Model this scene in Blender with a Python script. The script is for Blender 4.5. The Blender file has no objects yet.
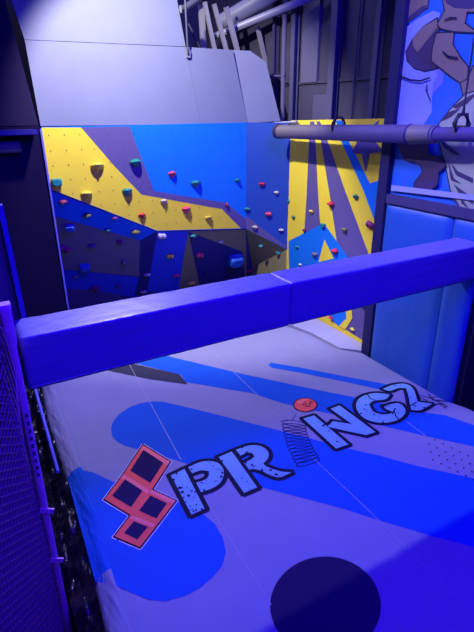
import bpy, bmesh, math, random
from mathutils import Vector, Matrix, noise
random.seed(7)
C = bpy.context.scene.collection
sc = bpy.context.scene
V = Vector
# ---------------------------------------------------------------- camera model (also used to survey points onto real planes)
F = 489.44; PIT = 0.39896; ROLL = 0.0096; YAW = 0.50615; EYE = V((0, 0, 3.0))
FW = V((math.sin(YAW)*math.cos(PIT), math.cos(YAW)*math.cos(PIT), -math.sin(PIT)))
R0 = V((math.cos(YAW), -math.sin(YAW), 0)); U0 = R0.cross(FW)
RT = math.cos(ROLL)*R0 - math.sin(ROLL)*U0; UP = math.sin(ROLL)*R0 + math.cos(ROLL)*U0

def onplane(px, p0, n):
    d = FW + (px[0]-237)/F*RT - (px[1]-316)/F*UP
    return EYE + d*((V(p0)-EYE).dot(V(n))/d.dot(V(n)))
def onz(px, z=0.0): return onplane(px, (0, 0, z), (0, 0, 1))
def onx(px, x): return onplane(px, (x, 0, 0), (1, 0, 0))
def ony(px, y): return onplane(px, (0, y, 0), (0, 1, 0))

# ---------------------------------------------------------------- materials
MATS = {}
def mat(name, col, rough=.6, metal=0, bump=0, bscale=8, var=0, vscale=6, stretch=(1, 1, 1), spec=.4, coat=0):
    if name in MATS: return MATS[name]
    m = bpy.data.materials.new(name); m.use_nodes = True
    nt = m.node_tree; b = nt.nodes['Principled BSDF']
    b.inputs['Base Color'].default_value = (*col, 1); b.inputs['Roughness'].default_value = rough
    b.inputs['Metallic'].default_value = metal; b.inputs['Specular IOR Level'].default_value = spec
    if coat: b.inputs['Coat Weight'].default_value = coat; b.inputs['Coat Roughness'].default_value = .25
    if bump or var:
        tc = nt.nodes.new('ShaderNodeTexCoord'); mp = nt.nodes.new('ShaderNodeMapping'); mp.inputs['Scale'].default_value = stretch
        nt.links.new(tc.outputs['Object'], mp.inputs['Vector'])
    if bump:
        n = nt.nodes.new('ShaderNodeTexNoise'); n.inputs['Scale'].default_value = bscale; n.inputs['Detail'].default_value = 5
        nt.links.new(mp.outputs['Vector'], n.inputs['Vector'])
        bp = nt.nodes.new('ShaderNodeBump'); bp.inputs['Strength'].default_value = bump; bp.inputs['Distance'].default_value = .03
        nt.links.new(n.outputs['Fac'], bp.inputs['Height']); nt.links.new(bp.outputs['Normal'], b.inputs['Normal'])
    if var:
        n2 = nt.nodes.new('ShaderNodeTexNoise'); n2.inputs['Scale'].default_value = vscale; n2.inputs['Detail'].default_value = 4
        nt.links.new(mp.outputs['Vector'], n2.inputs['Vector'])
        mx = nt.nodes.new('ShaderNodeMixRGB'); mx.inputs['Color1'].default_value = (*[c*(1-var) for c in col], 1)
        mx.inputs['Color2'].default_value = (*[min(1, c*(1+var)) for c in col], 1)
        nt.links.new(n2.outputs['Fac'], mx.inputs['Fac']); nt.links.new(mx.outputs['Color'], b.inputs['Base Color'])
    MATS[name] = m; return m

GREY = mat('mat_grey_vinyl', (.26, .26, .325), .75, spec=.15, bump=.16, bscale=2.5, var=.10, vscale=3)
PRINT_BLUE = mat('mat_blue_print', (.012, .10, .42), .75, spec=.1, bump=.16, bscale=2.5, var=.10, vscale=3)
PRINT_DARK = mat('mat_charcoal_print', (.04, .04, .055), .8, spec=.1)
PRINT_NAVY = mat('mat_navy_print', (.02, .01, .055), .8, spec=.08)
INK = mat('lettering_black', (.010, .010, .028), .75, spec=.1)
LET = mat('lettering_sky_blue', (.20, .42, .50), .75, spec=.15, var=.25, vscale=2.2)
LETD = mat('lettering_splatter', (.02, .02, .09), .6)
RED = mat('logo_red', (.98, .11, .07), .7, spec=.15, var=.1)
PINK = mat('logo_pink', (.98, .20, .17), .7, spec=.15)
WHITE = mat('logo_white_edge', (.7, .7, .75), .5)
SEAM = mat('mat_seam_line', (.34, .33, .37), .6, spec=.3)
SEAMB = mat('mat_seam_on_blue', (.04, .11, .52), .5)
YEL = mat('wall_yellow', (.85, .66, .045), .6, spec=.2, var=.05, bump=.04, bscale=30)
PUR = mat('wall_purple', (.115, .085, .24), .6, spec=.2, var=.06, bump=.04, bscale=30)
BLU = mat('wall_blue', (.006, .17, .66), .6, spec=.2, var=.06, bump=.04, bscale=30)
DBLU = mat('wall_darker_blue', (.015, .06, .34), .5, var=.06, bump=.04, bscale=30)  # darker than the blue of the front face, used on the angled face
NAV = mat('wall_navy', (.012, .012, .16), .55, var=.06)
DEEP = mat('wall_deep_blue', (.012, .05, .60), .55, var=.06)
NUT = mat('bolt_hole', (.06, .05, .05), .6)
SLAB = mat('panel_pale_grey', (.135, .145, .26), .7, spec=.2, var=.07, vscale=3, bump=.05, bscale=4)
SLAB2 = mat('panel_edge', (.25, .24, .3), .6)
VINYL = mat('beam_blue_vinyl', (.13, .12, .34), .5, bump=.3, bscale=5, stretch=(1, 3, 3), spec=.5, coat=.15)
PADM = mat('pad_blue_vinyl', (.02, .11, .42), .45, bump=.28, bscale=3, spec=.5)
DARKV = mat('dark_backing', (.012, .010, .03), .7)
NAVY = mat('navy_cloth', (.008, .004, .035), .8, spec=.1, bump=.2, bscale=3)
BACK = mat('building_wall', (.045, .04, .085), .7, var=.15, vscale=1.5)
STEEL = mat('painted_steel', (.07, .065, .14), .55)
STEELD = mat('dark_steel', (.035, .03, .10), .6)
WOOD = mat('pale_stud', (.20, .19, .26), .65, var=.1)
GALV = mat('galvanised', (.22, .22, .30), .45, metal=.2)
PIPE = mat('foam_pipe_cover', (.14, .12, .125), .6, bump=.05, bscale=20)
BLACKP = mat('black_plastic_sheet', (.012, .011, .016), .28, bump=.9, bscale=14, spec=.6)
NETM = mat('net_cord', (.20, .08, .14), .6)
STRAP = mat('violet_webbing', (.75, .40, .50), .6, bump=.3, bscale=30)
FOAM = mat('pale_floor_foam', (.36, .35, .42), .6, var=.05)
CABLE = mat('black_cable', (.01, .01, .02), .5)

# ---------------------------------------------------------------- object helpers
def obj(name, bm, ms, parent=None, smooth=False):
    me = bpy.data.meshes.new(name); bm.normal_update(); bm.to_mesh(me); bm.free()
    for m in (ms if isinstance(ms, (list, tuple)) else [ms]): me.materials.append(m)
    if smooth:
        for p in me.polygons: p.use_smooth = True
    o = bpy.data.objects.new(name, me); C.objects.link(o)
    if parent: o.parent = parent; o.matrix_parent_inverse = Matrix.Identity(4); o.location = -parent.location
    return o
def tag(o, label, cat, group=None, kind=None):
    o['label'] = label; o['category'] = cat
    if group: o['group'] = group
    if kind: o['kind'] = kind
    return o
def thing(name, label, cat, loc=(0, 0, 0), group=None):
    o = bpy.data.objects.new(name, None); C.objects.link(o); o.location = loc; o.empty_display_size = .1
    return tag(o, label, cat, group)
def struct(name, bm, m):
    o = obj(name, bm, m); o['kind'] = 'structure'; return o

def box(bm, a, b, mi=0, bev=0):
    a, b = V(a), V(b); c = (a+b)/2; s = b-a
    r = bmesh.ops.create_cube(bm, size=1, matrix=Matrix.Translation(c) @ Matrix.Diagonal((*s, 1)))
    fs = set(f for v in r['verts'] for f in v.link_faces)
    for f in fs: f.material_index = mi
    if bev:
        es = set(e for v in r['verts'] for e in v.link_edges)
        bmesh.ops.bevel(bm, geom=list(es), offset=bev, segments=2, affect='EDGES')
def bar(bm, p, q, w, d, mi=0, up=(0, 1, 0)):
    """rectangular bar from p to q"""
    p, q = V(p), V(q); t = (q-p).normalized(); s = t.cross(V(up)).normalized(); n = s.cross(t)
    vs = []
    for P in (p, q):
        for i, j in ((-1, -1), (1, -1), (1, 1), (-1, 1)): vs.append(bm.verts.new(P+s*(i*w/2)+n*(j*d/2)))
    for idx in ((0, 1, 2, 3), (7, 6, 5, 4), (0, 4, 5, 1), (1, 5, 6, 2), (2, 6, 7, 3), (3, 7, 4, 0)):
        f = bm.faces.new([vs[i] for i in idx]); f.material_index = mi
def tube(bm, pts, r, seg=12, mi=0, caps=True, closed=False):
    pts = [V(p) for p in pts]; rings = []; n = len(pts)
    for i, p in enumerate(pts):
        a = pts[(i-1) % n] if (closed or i) else p; b = pts[(i+1) % n] if (closed or i < n-1) else p
        t = (b-a).normalized(); ref = V((0, 0, 1)) if abs(t.z) < .9 else V((0, 1, 0))
        s = t.cross(ref).normalized(); u = s.cross(t)
        rr = r[i] if isinstance(r, (list, tuple)) else r
        rings.append([bm.verts.new(p+(s*math.cos(2*math.pi*k/seg)+u*math.sin(2*math.pi*k/seg))*rr) for k in range(seg)])
    m = n if closed else n-1
    for i in range(m):
        A, B = rings[i], rings[(i+1) % n]
        for k in range(seg):
            f = bm.faces.new((A[k], A[(k+1) % seg], B[(k+1) % seg], B[k])); f.material_index = mi; f.smooth = True
    if caps and not closed:
        for R in (rings[0], rings[-1]):
            f = bm.faces.new(R); f.material_index = mi
def poly(bm, pts, mi=0):
    """filled polygon (possibly concave) of 3D points"""
    vs = [bm.verts.new(p) for p in pts]
    es = [bm.edges.new((vs[i], vs[(i+1) % len(vs)])) for i in range(len(vs))]
    r = bmesh.ops.triangle_fill(bm, use_beauty=True, edges=es)
    fs = [g for g in r['geom'] if isinstance(g, bmesh.types.BMFace)]
    for f in fs: f.material_index = mi
    return fs
def slab_poly(bm, pts, n, th, mi=0):
    """polygon with thickness th going back along -n"""
    n = V(n).normalized(); pts = [V(p) for p in pts]
    fs = poly(bm, pts, mi)
    poly(bm, [p-n*th for p in pts], mi)
    for i in range(len(pts)):
        a, b = pts[i], pts[(i+1) % len(pts)]
        f = bm.faces.new([bm.verts.new(x) for x in (a, b, b-n*th, a-n*th)]); f.material_index = mi

# ---------------------------------------------------------------- setting
bm = bmesh.new(); box(bm, (-3.5, -1.5, -.70), (5.2, 10.6, -.60)); struct('floor', bm, mat('concrete_floor', (.05, .05, .07), .7, var=.2))
bm = bmesh.new(); box(bm, (5.0, -1.5, -.60), (5.2, 10.6, 6.6))
box(bm, (4.975, 4.2, 3.35), (5.0, 10.3, 3.39), 0)
struct('wall_right', bm, BACK)
bm = bmesh.new(); box(bm, (-3.5, 10.4, -.60), (5.0, 10.6, 6.6)); struct('wall_back', bm, mat('far_wall', (.06, .055, .13), .7, var=.2, vscale=1))
bm = bmesh.new(); box(bm, (-3.6, -1.5, -.60), (-3.5, 10.6, 6.6)); struct('wall_left', bm, DARKV)
bm = bmesh.new(); box(bm, (-3.6, -1.5, 6.6), (5.2, 10.6, 6.7)); struct('ceiling', bm, mat('dark_ceiling', (.03, .028, .06), .8))

# ---------------------------------------------------------------- climbing wall
YW = 7.1; XS = 4.55
main_n = V((0, -1, 0)); side_n = V((-1, 0, 0))
K = ony((246, 125), YW)                     # fold between front face and angled face
S = onx((291, 121), XS)
kx = K.x; ca = V((kx, YW, 0)); cb = V((XS, S.y, 0))
cham_n = (cb-ca).normalized().cross(V((0, 0, 1))).normalized()
if cham_n.x > 0: cham_n = -cham_n
def pm(p): return ony(p, YW)
def ps(p): return onx(p, XS)
def pc(p): return onplane(p, ca, cham_n)
A = pm((45, 187)); B = pm((157, 231)); Kr = pm((246, 228.5)); D = pc((290, 250)); D.x = XS; D.y = S.y
ZT = 2.815
wall = thing('climbing_wall', 'faceted indoor climbing wall painted in yellow, purple and blue geometric shapes', 'climbing wall', (2.8, YW, -.6))

def paint(bm, layers, to, n, base=0.0):
    for i, (mi, pts) in enumerate(layers):
        off = V(n)*(.0015*(i+1)+base)
        poly(bm, [to(p)+off for p in pts], mi)
def plane_fn(p0, n): return lambda p: onplane(p, p0, n)

# front upper face
WM = [YEL, PUR, BLU, DBLU, NAV, DEEP, NUT, SLAB2, mat('wall_grey', (.21, .195, .20), .6, spec=.2, var=.06), mat('wall_yellow_shade', (.26, .235, .11), .6, spec=.2, var=.06)]  # last entry: the wall's yellow with shade put into its colour
bm = bmesh.new()
xl = pm((41, 127)).x
slab_poly(bm, [V((xl, YW, ZT)), V((kx, YW, ZT)), V((kx, YW, Kr.z)), B, A, V((xl, YW, A.z+.03))], main_n, .05, 2)
paint(bm, [(0, [(41.5, 127.5), (81, 127.5), (115, 166.7), (141.4, 194.5), (180, 201.5), (222, 209), (232.5, 220), (241, 228.2), (157, 230.5), (45.5, 187)]),
           (1, [(81, 127.3), (129.5, 126.5), (154, 191), (180, 195.5), (225, 202.5), (245.8, 219), (245.8, 228), (241, 228), (232.5, 220), (222, 209), (180, 201.5), (141.4, 194.5), (115, 166.7)])], pm, main_n)
# bolt hole grid
for i in range(0, 17):
    for j in range(0, 9):
        x = xl+.085+.19*i; z = ZT-.10-.19*j
        if x > kx-.04: continue
        zr = A.z+(x-A.x)*(B.z-A.z)/(B.x-A.x) if x < B.x else B.z
        if z < zr+.03: continue
        r = .0075
        c = V((x+.01*((i*7+j*3) % 3-1), YW-.006, z))
        f = bm.faces.new([bm.verts.new(c+V((r*math.cos(a*math.pi/3), 0, r*math.sin(a*math.pi/3)))) for a in range(6)]); f.material_index = 6
obj('front_panel', bm, WM, wall)
# angled upper face
bm = bmesh.new()
slab_poly(bm, [V((kx, YW, ZT)), V((XS, S.y, ZT)), D, V((kx, YW, Kr.z))], cham_n, .05, 3)
paint(bm, [(1, [(246.3, 216), (289.6, 249), (289.6, 249.7), (246.3, 228)])], pc, cham_n)
obj('angled_panel', bm, WM, wall)
# lower receding faces
L0 = V((2.2, YW+.90, -.1)); nL = (B-A).cross(L0-A).normalized();  nL = -nL if nL.y > 0 else nL
C0 = V((3.2, YW+.78, -.1)); nC = (Kr-B).cross(C0-B).normalized(); nC = -nC if nC.y > 0 else nC
dirD = D-Kr; D0 = V((kx, YW, Kr.z))-cham_n*1.0+V((0, 0, -1.5)); nD = dirD.cross(D0-Kr).normalized(); nD = -nD if nD.y > 0 else nD
def at_z(p0, n, x, z):
    return V((x, p0.y-(n.x*(x-p0.x)+n.z*(z-p0.z))/n.y, z))
pL = plane_fn(A, nL); pC = plane_fn(B, nC); pD = plane_fn(Kr, nD)
lrB = pC((146, 296))           # bottom of the fold between left and centre lower faces
# fold line = intersection of L and C planes through B
fd = nL.cross(nC).normalized(); fd = fd if fd.z < 0 else -fd
FB = B+fd*((B.z+.55)/-fd.z)
bm = bmesh.new()
slab_poly(bm, [A+V((-.06, 0, .03)), B, FB, at_z(A, nL, xl-.05, -.55)], nL, .04, 4)
paint(bm, [(2, [(46, 189), (156, 231.5), (140, 240.3), (53.4, 215.5)]),
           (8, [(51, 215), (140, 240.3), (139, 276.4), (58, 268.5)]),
           (5, [(59, 269), (139, 277), (134, 297), (64, 288), (61, 288)]),
           (1, [(62, 288), (98, 290), (122, 295), (120, 312), (64, 312)])], pL, nL, .001)
obj('lower_left_panel', bm, WM, wall)
fe = nC.cross(nD).normalized(); fe = fe if fe.z < 0 else -fe
FK = Kr+fe*((Kr.z+.55)/-fe.z)
bm = bmesh.new()
slab_poly(bm, [B, Kr, FK, FB], nC, .04, 4)
paint(bm, [(5, [(157.5, 231.5), (188, 231.5), (178, 292), (147, 292)]),
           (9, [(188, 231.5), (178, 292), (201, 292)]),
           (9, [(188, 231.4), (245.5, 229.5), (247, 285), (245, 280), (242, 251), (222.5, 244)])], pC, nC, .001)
obj('lower_centre_panel', bm, WM, wall)
bm = bmesh.new()
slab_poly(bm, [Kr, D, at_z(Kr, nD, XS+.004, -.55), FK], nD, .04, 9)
obj('lower_angled_panel', bm, WM, wall)
# yellow side face
yr = onx((380, 200), XS).y
yn = 4.30
bm = bmesh.new()
zs0 = onx((293, 120.5), XS).z; zs1 = onx((388, 118), XS).z
slab_poly(bm, [V((XS, S.y, zs0)), V((XS, yn, zs1)), V((XS, yn, -.55)), at_z(Kr, nD, XS, -.55)+V((0, .03, 0)), V((XS, S.y+.01, D.z))], side_n, .05, 0)
poly(bm, [p+side_n*.001 for p in (V((XS, S.y+.005, D.z)), V((XS, S.y+.005, -.55)), at_z(Kr, nD, XS, -.55)+V((0, .02, 0)))], 9)  # patch coloured to carry the shade behind the fold
paint(bm, [(1, [(310, 121.5), (314.5, 121.3), (318.5, 200), (320.5, 228), (304, 237), (306.4, 200)]),
           (1, [(316.5, 121.3), (320, 121.2), (327, 138.5), (345, 190), (368, 252), (374, 290), (367.5, 343), (332, 321), (340, 262), (330.6, 200), (320.6, 138.5)]),
           (2, [(336, 120.5), (342, 120.3), (348.5, 140), (370, 183.5), (384, 178.5), (377.5, 228), (363.5, 190), (340.7, 139.7)]),
           (1, [(358, 140.6), (375, 140.6), (384, 151.3), (370, 153.5), (365.6, 172), (362, 154), (352, 152.8)]),
           (1, [(380.5, 119.5), (376, 127), (371, 127)]),
           (2, [(289, 241), (324.3, 223), (347, 255), (354, 290), (346.5, 309), (346, 320), (339, 326), (326, 312), (290, 300)]),
           (0, [(325, 239.4), (319, 262), (334.4, 258.4)]),
           (0, [(346, 306), (352, 306), (353, 318), (345.7, 329.5), (339.5, 326), (347, 318)])], ps, side_n)
obj('side_panel', bm, WM, wall)

# pale sheets leaning back on top of the wall
def lean(z): return YW+.02+(z-ZT)*.30
def pl(p):   # onto the leaning plane
    n = V((0, -1, .30)).normalized(); return onplane(p, (0, YW+.02, ZT), n)
nS = V((0, -1, .30)).normalized()
def sheet(pts, label, to=pl, n=nS, screws=()):
    bm = bmesh.new(); P = [to(p) for p in pts]
    slab_poly(bm, P, n, .025, 0)
    o = obj('plywood_sheet', bm, [SLAB, NUT])
    return tag(o, label, 'panel', 'pale sheets leaning back above the climbing wall')
sheet([(-9, -60), (166, -60), (185.6, 46.4), (24.6, 39.5)], 'large pale grey sheet above the seam, highest on the left')
sheet([(24.7, 40), (185.6, 47), (201, 124), (40.6, 126)], 'wide pale grey sheet directly above the yellow and purple wall section')
sheet([(185.8, 47), (232.8, 50), (247.7, 123), (201.2, 124)], 'narrow pale grey sheet in the middle of the lower row, above bright blue')
# last sheet follows the angled face
nS2 = (cham_n+V((0, 0, .30))).normalized()
nS2 = (main_n*.55+cham_n*.45+V((0, 0, .28))).normalized(); q0 = pl((247.8, 123))
sheet([(233, 50), (250, 50.8), (266, 62), (280.5, 121), (247.9, 123)], 'darker grey end sheet with a clipped top right corner', lambda p: onplane(p, q0, nS2), nS2)

# dark side screen at the left of the wall
dk = thing('side_screen', 'tall near-black screen standing left of the climbing wall', 'screen', (-.6, 6.9, -.6))
bm = bmesh.new(); P = [ony(p, 6.95) for p in ((41, 127), (67.5, 305))]
x0 = (P[0].x+P[1].x)/2-.012
slab_poly(bm, [V((-3.4, 6.95, 2.83)), V((x0, 6.95, 2.83)), V((x0, 6.95, -.6)), V((-3.4, 6.95, -.6))], main_n, .05)
obj('screen_cloth', bm, NAVY, dk)
bm = bmesh.new(); bar(bm, (x0+.008, 6.94, 2.8), (x0+.008, 6.94, -.6), .022, .03); obj('edge_trim', bm, mat('trim_blue', (.16, .14, .6), .5), dk)
bm = bmesh.new()
slab_poly(bm, [V((-3.4, 7.0, 2.84)), V((x0, 7.0, 2.84)), pl((7.5, 0))+V((-.03, 0, 0)), pl((-7, -60))+V((-.03, 0, 0)), V((-3.4, 8.2, 5.2))], V((0, -1, .3)), .04)
tag(obj('roof_screen', bm, NAVY), 'dark cloth above the side screen, left of the pale sheets', 'screen')
bm = bmesh.new(); box(bm, (-3.5, 6.72, 2.74), (.98, 6.93, 2.80), bev=.008); tag(obj('ledge_rail', bm, mat('rail_blue', (.02, .01, .2), .6)), 'blue horizontal rail crossing the dark screen at top left', 'rail')
bm = bmesh.new(); tube(bm, [(-3.5, 6.875, 2.60), (.78, 6.875, 2.60)], .07, 16); tag(obj('foam_tube', bm, mat('foam_violet', (.05, .03, .12), .6)), 'dark violet padded tube below the blue rail at top left', 'tube')

# ---------------------------------------------------------------- framing behind the sheets
def stud(a, b, w, y, label, m=WOOD, hole=None):
    bm = bmesh.new(); p, q = ony(a, y), ony(b, y); d = (q-p).normalized(); bar(bm, p-d*.3 if a[1] > 6 and False else p, q+d*.35, w, .05)
    return tag(obj('wooden_stud', bm, m), label, 'stud', 'pale studs behind the leaning sheets')
stud((204.5, 2), (214.7, 50), .055, 7.95, 'thin pale stud, second from left behind the sheets')
stud((214, 4), (226.5, 51), .06, 7.95, 'thin pale stud, middle one of the three slanting together')
stud((226, 7), (237.5, 51), .075, 7.95, 'greyer slanting stud, right of the closely set trio')
stud((201, 5), (203.8, 50), .09, 8.15, 'upright pale stud with bright foot, leftmost behind the sheets')
stud((257.5, 27), (263.5, 53), .06, 7.9, 'short bracket-like stud with a bolt hole, far right end')
def rod(name, a, b, r, y, label, cat, m=GALV, y2=None, group=None):
    bm = bmesh.new(); tube(bm, [ony(a, y), ony(b, y2 or y)], r, 12); return tag(obj(name, bm, m), label, cat, group)
rod('steel_rod', (188.5, 24), (201, 50), .018, 8.0, 'thin diagonal rod bracing left of the pale studs', 'rod')
bm = bmesh.new(); tube(bm, [ony((213, 37), 8.9), onx((326, -9), 4.85)], .055, 16); tag(obj('sprinkler_pipe', bm, GALV), 'long pale pipe climbing to the right under the ceiling', 'pipe')
bm = bmesh.new(); tube(bm, [ony((222, 22), 8.9), onx((290, -17), 4.75)], .13, 20); tag(obj('air_duct', bm, GALV), 'thick pale duct above the slanting studs', 'duct')
rod('conduit_pipe', (184, 8.5), (200, -2), .05, 8.0, 'short pale pipe at top beside the hanging rod', 'pipe')
hr = thing('hanging_rod', 'thin vertical rod clamped to the top corner of the sheets', 'rod', ony((188, 52), 7.35))
bm = bmesh.new(); tube(bm, [ony((184.8, -6), 7.32), ony((188, 54), 7.32)], .014, 10); obj('rod', bm, GALV, hr)
bm = bmesh.new(); box(bm, ony((186.3, 58), 7.37)+V((0, -.03, 0)), ony((189.8, 50), 7.37)+V((0, .03, 0)), bev=.004); obj('clamp', bm, WOOD, hr)
bm = bmesh.new(); tube(bm, [ony((180.5, 9), 7.42), ony((185.5, 9), 7.42)], .05, 12); obj('coupler', bm, GALV, hr)

# steel columns and girts on the building wall
def column(px, w, label, m=STEEL, x=4.97):
    p = onx((px, 60), x); bm = bmesh.new()
    box(bm, (x-.10, p.y-w/2, -.6), (x-.085, p.y+w/2, 6.5)); box(bm, (x-.085, p.y-.01, -.6), (x, p.y+.01, 6.5)); box(bm, (x-.012, p.y-w/2, -.6), (x, p.y+w/2, 6.5))
    return tag(obj('steel_column', bm, m), label, 'column', 'steel columns behind the yellow panel')
column(297, .10, 'pale steel column just right of the end sheet')
column(337, .13, 'pale steel column above the ring sling on the pipe')
column(380, .08, 'steel column next to the dark corner post')
column(278, .06, 'narrow dark column behind the end sheet', STEELD)
bm = bmesh.new(); p = onx((356, 60), 4.97); box(bm, (4.955, p.y-.012, 2.7), (4.972, p.y+.012, 5)); tag(obj('wall_joint', bm, STEELD), 'thin dark vertical joint between two columns on the building wall', 'joint')
bm = bmesh.new(); a = onx((315, 95), 4.97); b = onx((329, 122), 4.97); box(bm, (4.93, b.y, b.z), (5.0, a.y, a.z), bev=.01); tag(obj('junction_box', bm, STEEL), 'pale rectangular box fixed low on the building wall', 'box')
bm = bmesh.new(); a = onx((303, 30), 4.97); b = onx((317, 82), 4.97); box(bm, (4.955, b.y, b.z), (5.0, a.y, a.z+.6), bev=.004); tag(obj('cladding_sheet', bm, mat('clad', (.085, .08, .16), .65)), 'flat rectangular cladding sheet on the building wall right of the first column', 'panel')
bm = bmesh.new(); tube(bm, [onx((262, 76), 4.8), onx((285, 76), 4.8)], .02, 8); tag(obj('cross_tube', bm, STEELD), 'small dark cross tube right of the end sheet', 'tube')
bm = bmesh.new(); c0 = onx((283, 90), 4.8); tube(bm, [V((4.8, c0.y, 2.2)), V((4.8, c0.y, 6))], .035, 12); tag(obj('vertical_pipe', bm, STEEL), 'slim vertical pipe between the end sheet and the first column', 'pipe')

# corner post
p = onx((394, 60), 4.42)
bm = bmesh.new(); box(bm, (4.38, 4.26, -.6), (4.52, 4.42, 6.0), bev=.01)
tag(obj('padded_post', bm, mat('post_navy', (.012, .008, .07), .6, bump=.1)), 'dark navy upright post between the yellow panel and the blue pads', 'post')

# ---------------------------------------------------------------- mural
XM = 4.43
MB_ = mat('mural_blue', (.02, .14, .62), .5, var=.08, vscale=2); MP = mat('mural_pale', (.26, .30, .70), .5); ML = mat('mural_lilac', (.16, .18, .60), .5)
MBR = mat('mural_brown', (.22, .155, .13), .5); MBD = mat('mural_umber', (.055, .035, .11), .5); MO = mat('mural_olive', (.36, .39, .30), .5)
MI = mat('mural_ink', (.012, .01, .05), .5); MBN = mat('mural_maroon', (.055, .03, .08), .5); MW = mat('mural_border', (.35, .38, .62), .5)
bm = bmesh.new()
def pq(p): return onx(p, XM)
box(bm, (XM, .8, 2.02), (XM+.03, 4.245, 6.0), 0)
def strokes(bm, pts, w, mi, to, n, off, closed=False, base=None):
    P = [to(p) for p in pts]; m = len(P)
    for i in range(m if closed else m-1):
        a, b = P[i], P[(i+1) % m]; d = (b-a)
        if d.length < 1e-5: continue
        d = d.normalized(); s = d.cross(V(n)).normalized()*(w/2); e = d*(w*.45)
        f = bm.faces.new([bm.verts.new(x+V(n)*off) for x in (a-s-e, b-s+e, b+s+e, a+s-e)]); f.material_index = mi
lay = 1
def mshape(mi, pts, line=.012):
    global lay
    o = .0012*lay; poly(bm, [pq(p)+side_n*o for p in pts], mi)
    if line: strokes(bm, pts, line, 6, pq, side_n, o+.0006, True)
    lay += 1
mshape(1, [(404, 29), (418, 18.6), (433.4, 10.6), (440.5, 13.3), (438, 19.5), (431.7, 60), (444, 71), (443, 83), (432.5, 94), (432, 102), (431.7, 112.6), (424, 124), (422, 135), (392.5, 135), (395.5, 100)], 0)
mshape(2, [(437, 68), (444, 71), (443, 83), (432.5, 94), (433, 84), (437, 76)], 0)
mshape(3, [(406, -8), (430, -8), (428, 8), (418, 14), (405.5, 24)])
mshape(4, [(422, 6), (428.5, 5), (420, 15), (405, 25), (405.5, 20)], 0)
mshape(7, [(406.3, 51.4), (413, 39), (423.7, 26.6), (437.9, 17.7), (440, 30), (431.7, 60.3), (437.9, 68.3), (425.5, 71.3), (414.8, 68.3), (407.7, 61)])
mshape(3, [(413, 39), (423.7, 26.6), (437.5, 19), (438, 27), (418, 52), (414, 47)], 0)
mshape(4, [(407, 51), (413, 41), (415, 50), (423, 65), (434, 67), (425.5, 71), (414.8, 68), (408, 61)], 0)
mshape(3, [(437, 32.8), (454.7, 32), (453.8, 44.3), (461, 56.7), (469, 66.5), (468, 79.8), (461, 83.3), (448.5, 74.5), (431.7, 61.2), (433, 48)])
mshape(3, [(442.3, -8), (500, -8), (500, 8), (474, 12.4), (468, 12.4), (466, 23), (474, 29), (500, 30), (500, 34), (454.7, 32), (441.4, 29), (437.9, 24.8), (445, 10.6)])
mshape(4, [(443, -8), (500, -8), (500, 4), (470, 9), (455, 8), (447, 3)], 0)
mshape(3, [(461, 83), (468, 79), (474, 66), (500, 62), (500, 92), (474, 92), (464, 96)])
mshape(5, [(439.5, 124), (451.8, 108.5), (466, 94), (500, 84), (500, 222), (474, 222), (462, 210), (451.8, 192.7), (445.6, 162), (440.5, 143.4)])
mshape(7, [(453, 107), (459, 103), (470, 96), (480, 92), (468, 104), (458, 109)], 0)
mshape(7, [(441, 122), (450, 112), (462, 108), (452, 117)], 0)
for s in ([(452, 163), (459, 171), (474, 178), (474, 183), (457, 175)], [(449, 160), (455, 178), (463, 184), (452, 180)], [(455, 184), (463, 190), (474, 197), (474, 204), (462, 196)],
          [(449, 184), (455, 196), (461, 206), (455, 200)], [(461, 196), (467, 204), (470, 208), (463, 203)], [(440, 138), (450, 145), (462, 155), (455, 154), (446, 148)]):
    mshape(4, s, 0)
mshape(7, [(395, 136), (430, 136), (430, 156), (415, 162), (406.6, 160), (401, 149)])
mshape(7, [(415, 161), (430, 154), (443.6, 158), (447.7, 166), (440.5, 172), (439.5, 184.5), (433, 190), (425, 193.8), (415.8, 190.7), (415.8, 182.5), (424, 172), (423, 166)])
mshape(4, [(418, 182), (432, 180), (439, 182), (433, 190), (425, 193), (416.5, 190)], 0)
strokes(bm, [(402, 76), (412, 80), (422, 81), (431, 78)], .018, 6, pq, side_n, .0012*lay)
strokes(bm, [(445, 52), (450, 56.5), (459, 58)], .018, 6, pq, side_n, .0012*lay)
strokes(bm, [(429, 85), (428, 90), (432, 100)], .015, 6, pq, side_n, .0012*lay)
strokes(bm, [(447, 20), (452, 18), (458, 18)], .014, 6, pq, side_n, .0012*lay)
poly(bm, [onx(p, XM-.03) for p in ((391.5, 185), (474, 195), (500, 198), (500, 205), (474, 200.5), (391, 190.5))], 8)
tag(obj('wall_mural', bm, [MB_, MP, ML, MBR, MBD, MO, MI, MBN, MW]), 'printed mural of kicking brown leg and pale cloth on bright blue ground', 'mural')
# dark ledge under mural
bm = bmesh.new(); a = onx((391, 195), 4.40)
box(bm, (4.36, .8, 1.97), (4.44, 4.24, 2.075), bev=.006); tag(obj('wall_ledge', bm, mat('ledge', (.05, .04, .12), .6)), 'dark narrow ledge along the top of the blue wall pads', 'ledge')

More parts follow.
